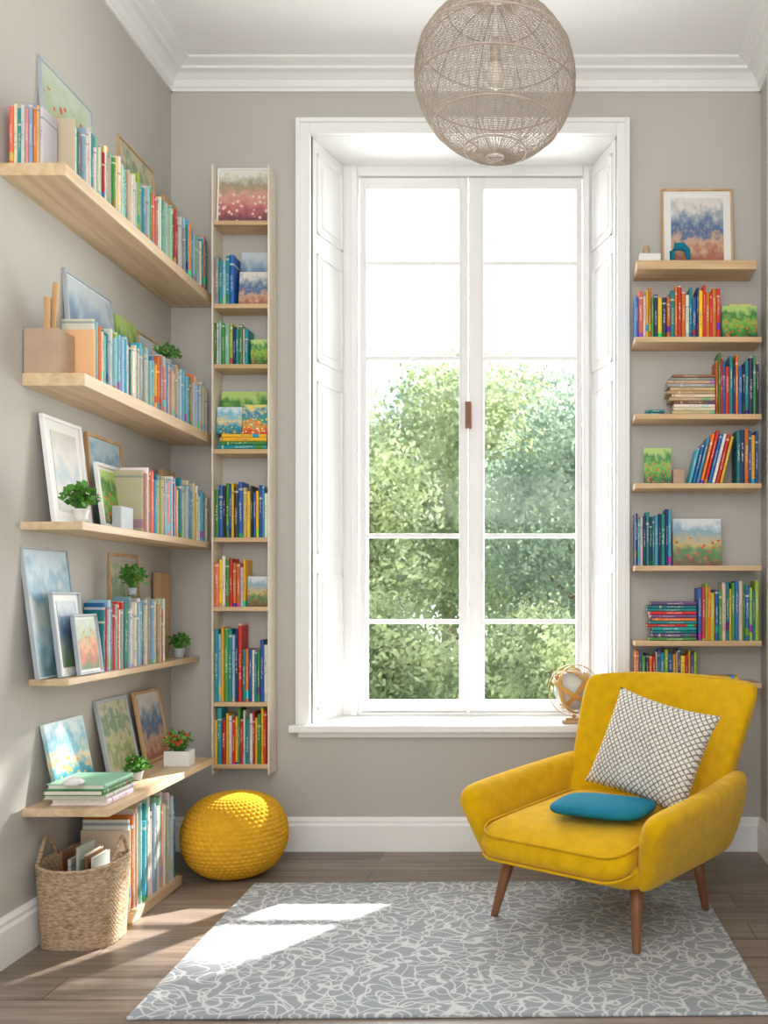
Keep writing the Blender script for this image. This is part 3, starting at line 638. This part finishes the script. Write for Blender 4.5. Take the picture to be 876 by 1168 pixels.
obj('figurine',bm,M['teal'],loc=(P(776),D-.105,zt+.002),label='small teal ceramic figurine beside the frame',cat='ornament',smooth=True)
bm=bmesh.new(); lathe(bm,[(.012,0),(.016,.01),(.012,.03),(.008,.035)],12); obj('little_vase',bm,M['cork'],loc=(P(738),D-.09,zt+.041),label='tiny tan pot on a white box',cat='vase',smooth=True)
row_back(xi,P(797),yb,rz[0]+e,.195,['blue','navy','teal','orange','yellow','orange','white','green','coral','red'],gr,wr)
row_back(P(797),P(822),yb,rz[0]+e,.20,['red','orange','red','yellow'],gr,wr)
picbook((P(845),yb+.02,rz[0]+e),.14,.135,A['green'],yaw=-math.pi/2,lean=.1,label='green picture book standing face out')
picbook((P(848),yb+.045,rz[0]+e),.1,.15,A['colour'],yaw=-math.pi/2,lean=.1,label='colourful picture book behind a green one')
z=stack(P(815),yb,rz[1]+e,12,.19,.1,['cream','brown','cream','white','grey','cream','sand'],gr,wf,-math.pi/2,(.010,.015))
row_back(P(816),xe,yb,rz[1]+e,.235,['orange','yellow','green','navy','blue','red','teal','brown'],gr,wr)
stack(P(758),yb+.01,rz[1]+e,2,.085,.07,['mint','teal'],gr,wf,-math.pi/2,(.008,.012))
picbook((P(751),yb+.02,rz[2]+e),.108,.145,A['green'],yaw=-math.pi/2,lean=.1,label='dark green picture book standing face out')
blockitem('wooden_block',(P(775),yb+.04,rz[2]+e),.04,.045,.06,M['cork'],'small tan box between books','box')
X=P(785)
for i,(cn,h) in enumerate([('sky blue',.14),('blue',.16),('sky blue',.185),('orange',.20),('red',.215),('blue',.2),('white',.2),('red',.2),('yellow',.19)]):
    lean_book(X,yb,rz[2]+e,.012,h,.24,cn,gr,'leaning sideways on a floating shelf',dep=.09); X+=.0155
row_back(X+.052,xe,yb,rz[2]+e,.235,['orange','yellow','navy','teal','blue'],gr,wr)
row_back(xi,P(767),yb,rz[3]+e,.215,['navy','red','blue','white','sky blue','teal'],gr,wr)
picbook((P(797),yb+.035,rz[3]+e),.195,.19,A['land'],yaw=-math.pi/2,lean=.12,label='landscape picture book standing face out')
z=stack(P(794),yb,rz[4]+e,12,.20,.1,['teal','blue','red','orange','green','purple','teal','yellow'],gr,wf,-math.pi/2,(.010,.016))
row_back(P(796),xe,yb,rz[4]+e,.235,['orange','yellow','orange','red','teal','green','lime','yellow','blue','cream'],gr,wr)
row_back(xi,P(795),yb,rz[5]+e,.125,BRIGHT,gr,wr)
stack(P(842),yb,rz[5]+e,2,.14,.09,['navy','green','yellow'],gr,wf,-math.pi/2,(.01,.015))

# ---------------------------------------------------------------- rug
bm=bmesh.new(); box(bm,-.80,.80,-.53,.53,0,.010)
o=obj('rug',bm,M['rug'],loc=(-.235,2.805,.0005),rot=(0,0,.016),label='pale grey rug with white branching line pattern',cat='rug'); bevel(o,.004)

# ---------------------------------------------------------------- pouf
bm=bmesh.new(); nu,nrow=288,30; per=5; nv=nrow*per; rows=[]
for j in range(2,nv-1):
    v=math.pi*j/nv; secs=[]
    cs,sn=math.cos(v),math.sin(v)
    rr_=.191*(abs(sn)**.80); zz=.156*(1 if cs>0 else -1)*abs(cs)**.95
    k=j//per; rv=abs(math.sin(math.pi*(j%per)/per))
    for i in range(nu):
        u=2*math.pi*i/nu
        d=.0048*(rv**.6)*(abs(math.sin(24*u+(k%2)*math.pi/2))**.5)*min(1,sn*1.5)
        rad=rr_+d*sn; secs.append((rad*math.cos(u),rad*math.sin(u),zz+d*cs+.158))
    rows.append(secs)
loft(bm,rows)
mz=min(v.co.z for v in bm.verts)
for v in bm.verts: v.co.z=max(v.co.z-mz-.006,0.0008)
obj('pouf',bm,M['knit'],loc=(PX(268,.915),3.46,0),label='round mustard yellow knitted pouf on the floor',cat='pouf',smooth=True)

# ---------------------------------------------------------------- basket
def basket():
    bm=bmesh.new(); nu,nv=240,72; Hh=.232
    def sec(t,inset,j):
        a=(.108+.014*t)-inset; b=(.096+.012*t)-inset; out=[]
        for i in range(nu):
            u=2*math.pi*i/nu; n=3.0
            cx=math.copysign(abs(math.cos(u))**(2/n),math.cos(u)); cy=math.copysign(abs(math.sin(u))**(2/n),math.sin(u))
            w=.0024*math.sin(60*u+math.pi*((j//2)%2))*(1 if j%2 else .3) if inset==0 else 0
            out.append((cx*(a+w),cy*(b+w),Hh*t+.016*cx*cx*t))
        return out
    secs=[sec(j/nv,0,j) for j in range(nv+1)]+[sec(1-j/8*.95,.010,j) for j in range(9)]
    loft(bm,secs)
    o=obj('basket',bm,M['wicker'],loc=(-1.397,2.80,.0005),label='squat woven seagrass basket holding papers beside the shelf',cat='basket',smooth=True)
    bm=bmesh.new(); pts=[]
    for i in range(72):
        u=2*math.pi*i/72; x=math.copysign(abs(math.cos(u))**.66,math.cos(u)); y=math.copysign(abs(math.sin(u))**.66,math.sin(u))
        pts.append((x*.118,y*.105,Hh+.016*x*x))
    tube(bm,pts,.006,8,closed=True)
    obj('rim',bm,M['wicker'],parent=o,smooth=True)
    for s in (-1,1):
        bm=bmesh.new(); tube(bm,[(s*(.117-.0012*abs(k)),k*.009,Hh+.016+.066*(1-(abs(k)/6)**1.2)) for k in range(-6,7)],.006,8); obj('handle',bm,M['wicker'],parent=o,smooth=True)
    return o
basket()
for i,(x,cn,h) in enumerate([(-1.45,'brown',.25),(-1.425,'white',.225),(-1.40,'grey',.26),(-1.375,'brown',.24),(-1.355,'white',.23)]):
    o=book(.010,.10,h,cn,(x,2.755,.030),(0,0,-math.pi/2),'standing in the woven basket','magazines in the basket')
    o.name='magazine'; BOOKS.pop()

# ---- the books that show smallest become one object
BOOKS.sort(key=lambda b:-b[1])
bpy.context.view_layer.update()
rest=BOOKS[290:]
V=[];F=[];MI=[];C=[];G=[];RN=[]
for o,a_,cov,gen,rnd in rest:
    o0=len(V); mw=o.matrix_world
    V+= [tuple(mw@v.co) for v in o.data.vertices]
    for p in o.data.polygons: F.append([o0+i for i in p.vertices]); MI.append(p.material_index)
    C+=cov; G+=gen; RN+=rnd
if rest:
    me=bpy.data.meshes.new('books'); me.from_pydata(V,[],F); me.materials.append(M['book']); me.materials.append(M['page'])
    me.polygons.foreach_set('material_index',MI); setattrs(me,C,G,RN); me.update()
    ob=bpy.data.objects.new('books',me); COL.objects.link(ob); tag(ob,label='many thin colourful books among those filling the shelves',cat='book',group='smallest books on the shelves',kind='stuff')
    for b in rest: bpy.data.objects.remove(b[0],do_unlink=True)

# ---------------------------------------------------------------- armchair
CL=(.205,3.005,0)
ch=empty('armchair',CL,(0,0,math.radians(-36)),label='mustard yellow fabric armchair with walnut legs on rug',cat='armchair')
FZ=.0107
def rrect(x0,x1,y0,y1,z,rd=.04,k=3):
    pts=[]
    for cx,cy,a0 in ((x1-rd,y1-rd,0),(x0+rd,y1-rd,90),(x0+rd,y0+rd,180),(x1-rd,y0+rd,270)):
        for i in range(k+1):
            a=math.radians(a0+90*i/k); pts.append((cx+rd*math.cos(a),cy+rd*math.sin(a),z))
    return pts
bm=bmesh.new()
loft(bm,[rrect(-.262,.262,-.260,.25,.190,.06,5),rrect(-.284,.284,-.288,.275,.200,.07,5),rrect(-.298,.298,-.310,.29,.240,.08,5),rrect(-.288,.288,-.305,.29,.272,.08,5),rrect(-.27,.27,-.29,.28,.276,.07,5)])
o=obj('seat_base',bm,M['yellow'],parent=ch,smooth=True); subd(o,1)
bm=bmesh.new()
def cush(z,ins,fr=0): return rrect(-.272+ins,.272-ins,-.352+ins-fr,.235-ins,z,.075-ins*.3,5)
secs=[cush(.270,.035),cush(.272,.012),cush(.283,.003),cush(.31,-.004,.004),cush(.336,.003,.002),cush(.348,.010),cush(.359,.05),cush(.366,.11)]
loft(bm,secs)
def droop(y): return ((abs(y)-.15)**1.6*.60 if y<-.15 else 0)
for v in bm.verts: v.co.z-=droop(v.co.y)
o=obj('seat_cushion',bm,M['yellow'],parent=ch,smooth=True); subd(o,1)
for z,ins in ((.348,.005),(.278,.002)):
    bm=bmesh.new()
    pts=[(x,y,zz-droop(y)) for x,y,zz in cush(z,ins)]
    tube(bm,pts,.0046,6,closed=True)
    obj('piping',bm,M['yellow'],parent=ch,smooth=True)
# arms: padded, leaning outwards, rolled front that curves down into the seat base
def arm(s):
    bm=bmesh.new(); secs=[]
    T=(0,.012,.04,.12,.3,.5,.7,.88,1.0)
    for t in T:
        k={0:.42,.012:.76,.04:.94}.get(t,1) if t<.5 else (.85 if t==1.0 else 1)
        drop={0:.058,.012:.028,.04:.010,.12:.002}.get(t,0) if t<.5 else 0
        zt=.438+.036*t**1.5-drop
        out=.020*math.sin(min(1,t*.9+.12)*math.pi)-.012*t**3
        yt=-.322+t*.67; yb_=-.262+t*.57
        prof=[(.258,.195),(.264,.26),(.276,.34),(.286,zt-.042),(.296,zt-.014),(.326,zt+.001),(.356,zt-.004),(.374,zt-.028),(.368,.37),(.344,.285),(.316,.210),(.284,.190)]
        ring_=[]
        for x,z in prof:
            f=(z-.185)/(zt-.185); cx=.282+.048*f
            xx=cx+(x-cx)*k+out*f
            zz=z+(.02*(1-k))*(1-f)
            ring_.append((s*xx,yb_+(yt-yb_)*(max(0,f)**1.1),zz))
        secs.append(ring_)
    loft(bm,secs); o=obj('armrest',bm,M['yellow'],parent=ch,smooth=True); subd(o,2)
arm(-1); arm(1)
# backrest, wrapping forward at its sides into the arms
bm=bmesh.new(); secs=[]
for t in (0,.04,.25,.5,.75,.92,.98,1.0):
    z=.20+.560*t; yc=.252+.20*t+.035*t*t; w=.270+.078*min(1,t/.9)-(.034 if t>.99 else .010 if t>.97 else 0)
    th=.060-.018*t - (.022 if t>.99 else .007 if t>.97 else 0)
    wrap=.085-.035*t
    pr=[]
    for u in (-1,-.95,-.75,-.35,0,.35,.75,.95,1):
        pr.append((u*w,yc-th+(-wrap*abs(u)**3)+(.024 if abs(u)>.97 else 0),z-.010*abs(u)**4*t+.006*t*(1-u*u)))
    for u in (1,.94,.6,0,-.6,-.94,-1):
        pr.append((u*w,yc+th-.060*abs(u)**3-(.018 if abs(u)>.97 else 0),z-.010*abs(u)**4*t+.006*t*(1-u*u)))
    secs.append(pr)
loft(bm,secs); o=obj('backrest',bm,M['yellow'],parent=ch,smooth=True); subd(o,2)
for x,y in ((-.268,-.235),(.262,-.235),(-.285,.235),(.26,.22)):
    sx=1 if x>0 else -1; sy=1 if y>0 else -1
    bm=bmesh.new(); top=Vector((x-sx*.03,y-sy*.035,.21)); bot=Vector((x-.012,y,FZ))
    secs=[]
    for t,r in ((0,.0115),(.03,.0125),(.5,.017),(1,.023)):
        p=bot.lerp(top,t); secs.append([(p.x+r*math.cos(a*math.pi/6),p.y+r*math.sin(a*math.pi/6),p.z) for a in range(12)])
    loft(bm,secs); obj('leg',bm,M['walnut'],parent=ch,smooth=True,label='tapered walnut leg')
chM=Matrix.Translation(CL)@Matrix.Rotation(math.radians(-36),4,'Z')
def pillow(a,b,T,n=32,p=2.4):
    bm=bmesh.new(); top=[];bot=[]
    for j in range(n+1):
        rt=[];rb=[]
        for i in range(n+1):
            u=2*i/n-1; v=2*j/n-1
            h=T*((1-abs(u)**p)*(1-abs(v)**p))**.5
            x=u*a*(1-.09*(1-v*v)**1 *abs(u)**3); y=v*b*(1-.09*(1-u*u)*abs(v)**3)
            w=.004*math.sin(7*u+4*v)*(1-u*u)*(1-v*v)
            vt=bm.verts.new((x,y,h+w)); rt.append(vt)
            rb.append(vt if i in(0,n) or j in(0,n) else bm.verts.new((x,y,-h+w)))
        top.append(rt);bot.append(rb)
    for j in range(n):
        for i in range(n):
            bm.faces.new((top[j][i],top[j][i+1],top[j+1][i+1],top[j+1][i])); bm.faces.new((bot[j][i],bot[j+1][i],bot[j+1][i+1],bot[j][i+1]))
    return bm
o=obj('throw_cushion',pillow(.198,.172,.062),M['pillow'],label='cream throw cushion with greige diamond weave on armchair',cat='cushion',smooth=True)
B=Matrix(((1,0,0,0),(0,0,-1,0),(0,1,0,0),(0,0,0,1)))
o.matrix_world=chM@Matrix.Translation((.110,.098,.540))@Matrix.Rotation(math.radians(-22),4,'X')@B@Matrix.Rotation(math.radians(-11),4,'Z')
bm=bmesh.new(); secs=[]
def sq(a,b,z,n=48,p=4.4):
    return [(math.copysign(abs(math.cos(u))**(2/p),math.cos(u))*a,math.copysign(abs(math.sin(u))**(2/p),math.sin(u))*b,z) for u in [2*math.pi*i/n for i in range(n)]]
loft(bm,[sq(.08,.05,-.020),sq(.125,.09,-.019),sq(.146,.110,-.013),sq(.156,.120,-.002),sq(.153,.117,.008),sq(.138,.102,.017),sq(.105,.07,.024),sq(.05,.03,.028)])
for v in bm.verts: v.co.z+=.002*math.sin(30*v.co.x)*math.cos(22*v.co.y)
o=obj('seat_pad',bm,M['teal'],label='soft rounded square teal cushion on armchair seat',cat='cushion',smooth=True); subd(o,1)
o.matrix_world=chM@Matrix.Translation((.062,-.118,.388))@Matrix.Rotation(math.radians(12),4,'Z')

# ---------------------------------------------------------------- pendant lamp
rl=.75; lx,ly,lz_=PX(565,rl),D*rl,PZ(90,rl); RL=.247
lamp=empty('pendant_lamp',(lx,ly,lz_),label='round woven wire pendant lamp hanging from ceiling',cat='lamp')
bm=bmesh.new()
def sp_(v,u,r=RL):
    return (r*math.sin(v)*math.cos(u),r*math.sin(v)*math.sin(u),r*.97*math.cos(v))
for k in range(4,104):
    v=math.pi*k/107; tube(bm,[sp_(v,2*math.pi*i/48,RL*(1+.003*math.sin(i*3+k))) for i in range(48)],.0010,3,closed=True)
for sgn in (1,-1):
    for k in range(56):
        u0=2*math.pi*k/56; tube(bm,[sp_(.12+(math.pi-.24)*i/22,u0+sgn*i*.03) for i in range(23)],.0010,3)
o=obj('lamp_shade',bm,M['rattan'],parent=lamp)
bm=bmesh.new()
for v in (.10,.62,1.18,1.72,2.25,2.75,math.pi-.1): tube(bm,[sp_(v,2*math.pi*i/64,RL*1.004) for i in range(64)],.0028,6,closed=True)
for k in range(10):
    u0=2*math.pi*k/10; tube(bm,[sp_(.1+(math.pi-.2)*i/26,u0,RL*.995) for i in range(27)],.0020,5)
obj('frame_ring',bm,M['rattan'],parent=lamp)
bm=bmesh.new(); lathe(bm,[(.004,-.03),(.02,-.024),(.028,-.005),(.027,.012),(.018,.035),(.012,.055)],20); obj('bulb',bm,M['bulb'],parent=lamp,smooth=True)
bm=bmesh.new(); lathe(bm,[(.014,.05),(.016,.06),(.016,.11),(.008,.125)],16); obj('socket',bm,M['rattan'],parent=lamp,smooth=True)
bm=bmesh.new(); tube(bm,[(0,0,.12),(0,0,.3),(0,0,ZC-lz_-.02)],.0035,8); obj('cord',bm,M['pot'],parent=lamp)
bm=bmesh.new(); lathe(bm,[(.012,ZC-lz_-.035),(.045,ZC-lz_-.02),(.05,ZC-lz_-.001)],24); obj('ceiling_rose',bm,M['pot'],parent=lamp,smooth=True)

# ---------------------------------------------------------------- armillary globe on sill
gx,gy=PX(655,1.0),D+.03
gl_=empty('armillary_globe',(gx,gy,WZ0+.0005),label='golden banded armillary globe on a wooden base on sill',cat='globe')
bm=bmesh.new(); box(bm,-.05,.05,-.03,.03,0,.014); box(bm,-.035,.035,-.022,.022,.014,.022); o=obj('base',bm,M['tan'],parent=gl_); bevel(o,.003)
bm=bmesh.new(); tube(bm,[(0,0,.022),(0,0,.035)],.008,10)
def flatring(bm,r,rot,wd=.010,th=.0035,cz=.135,n=56):
    Rm=Matrix.Rotation(rot[0],3,'X')@Matrix.Rotation(rot[1],3,'Y'); rows=[]
    for i in range(n):
        u=2*math.pi*i/n; cc,ss=math.cos(u),math.sin(u)
        rows.append([bm.verts.new(Vector((0,0,cz))+Rm@Vector((q*cc,q*ss,w_))) for q,w_ in ((r,-wd),(r+th,-wd),(r+th,wd),(r,wd))])
    for i in range(n):
        a=rows[i]; b=rows[(i+1)%n]
        for k in range(4): bm.faces.new((a[k],a[(k+1)%4],b[(k+1)%4],b[k]))
flatring(bm,.104,(math.pi/2,0),.009); flatring(bm,.098,(.15,.5),.010); flatring(bm,.094,(1.2,.9),.009); flatring(bm,.090,(-1.0,.6),.008); flatring(bm,.087,(.2,-.9),.009)
obj('rings',bm,M['band'],parent=gl_)
bm=bmesh.new(); bmesh.ops.create_uvsphere(bm,u_segments=32,v_segments=20,radius=.082)
o=obj('globe_ball',bm,A['pale'],parent=gl_,smooth=True); o.location=(0,0,.135)

# ---------------------------------------------------------------- light
w=bpy.data.worlds.new('World'); sc.world=w; w.use_nodes=True; nt=w.node_tree; bg=nt.nodes['Background']
tc=N(nt,'ShaderNodeTexCoord'); sp=N(nt,'ShaderNodeSeparateXYZ'); nt.links.new(tc.outputs['Generated'],sp.inputs[0])
rp=N(nt,'ShaderNodeValToRGB'); rp.color_ramp.elements[0].color=(1,.995,.99,1); rp.color_ramp.elements[1].color=(.90,.95,1,1); rp.color_ramp.elements[1].position=.6
nt.links.new(sp.outputs['Z'],rp.inputs['Fac']); nt.links.new(rp.outputs[0],bg.inputs[0]); bg.inputs[1].default_value=2.4
l=bpy.data.lights.new('sun','SUN'); l.energy=17; l.angle=math.radians(.8); l.color=(1,.97,.92)
so=bpy.data.objects.new('sun',l); COL.objects.link(so); so.rotation_euler=Vector((-.80,-1.23,-.98)).to_track_quat('-Z','Y').to_euler(); so.location=(6,12,9)
l=bpy.data.lights.new('window_daylight','AREA'); l.shape='RECTANGLE'; l.size=1.1; l.size_y=2.3; l.energy=56; l.color=(.98,.99,1)
ao=bpy.data.objects.new('window_daylight',l); COL.objects.link(ao); ao.location=(-.33,4.3,1.75); ao.rotation_euler=(math.radians(-90),0,0)
l=bpy.data.lights.new('room_fill','AREA'); l.shape='RECTANGLE'; l.size=1.6; l.size_y=1.2; l.energy=15; l.color=(1,.99,.98)  # unseen overhead area light, added as soft fill for the room
ao=bpy.data.objects.new('room_fill',l); COL.objects.link(ao); ao.location=(-.2,.3,3.1); ao.rotation_euler=(math.radians(28),0,0)
l=bpy.data.lights.new('ceiling_fill','AREA'); l.shape='RECTANGLE'; l.size=1.4; l.size_y=1.0; l.energy=24; l.color=(1,.99,.98)  # unseen upward area light, added to brighten the ceiling
ao=bpy.data.objects.new('ceiling_fill',l); COL.objects.link(ao); ao.location=(-.3,.1,1.9); ao.rotation_euler=(math.radians(150),0,0)

cam=bpy.data.cameras.new('camera'); co=bpy.data.objects.new('camera',cam); COL.objects.link(co); sc.camera=co
co.location=(0,0,H); co.rotation_euler=(math.pi/2,0,0)
cam.sensor_fit='VERTICAL'; cam.sensor_height=24; cam.sensor_width=18; cam.lens=1050/1168*24
cam.shift_x=-182/1168; cam.shift_y=96/1168; cam.clip_start=.05
cam.dof.use_dof=True; cam.dof.focus_distance=3.2; cam.dof.aperture_fstop=3.2
sc.view_settings.view_transform='Standard'; sc.view_settings.look='None'; sc.view_settings.exposure=0.10
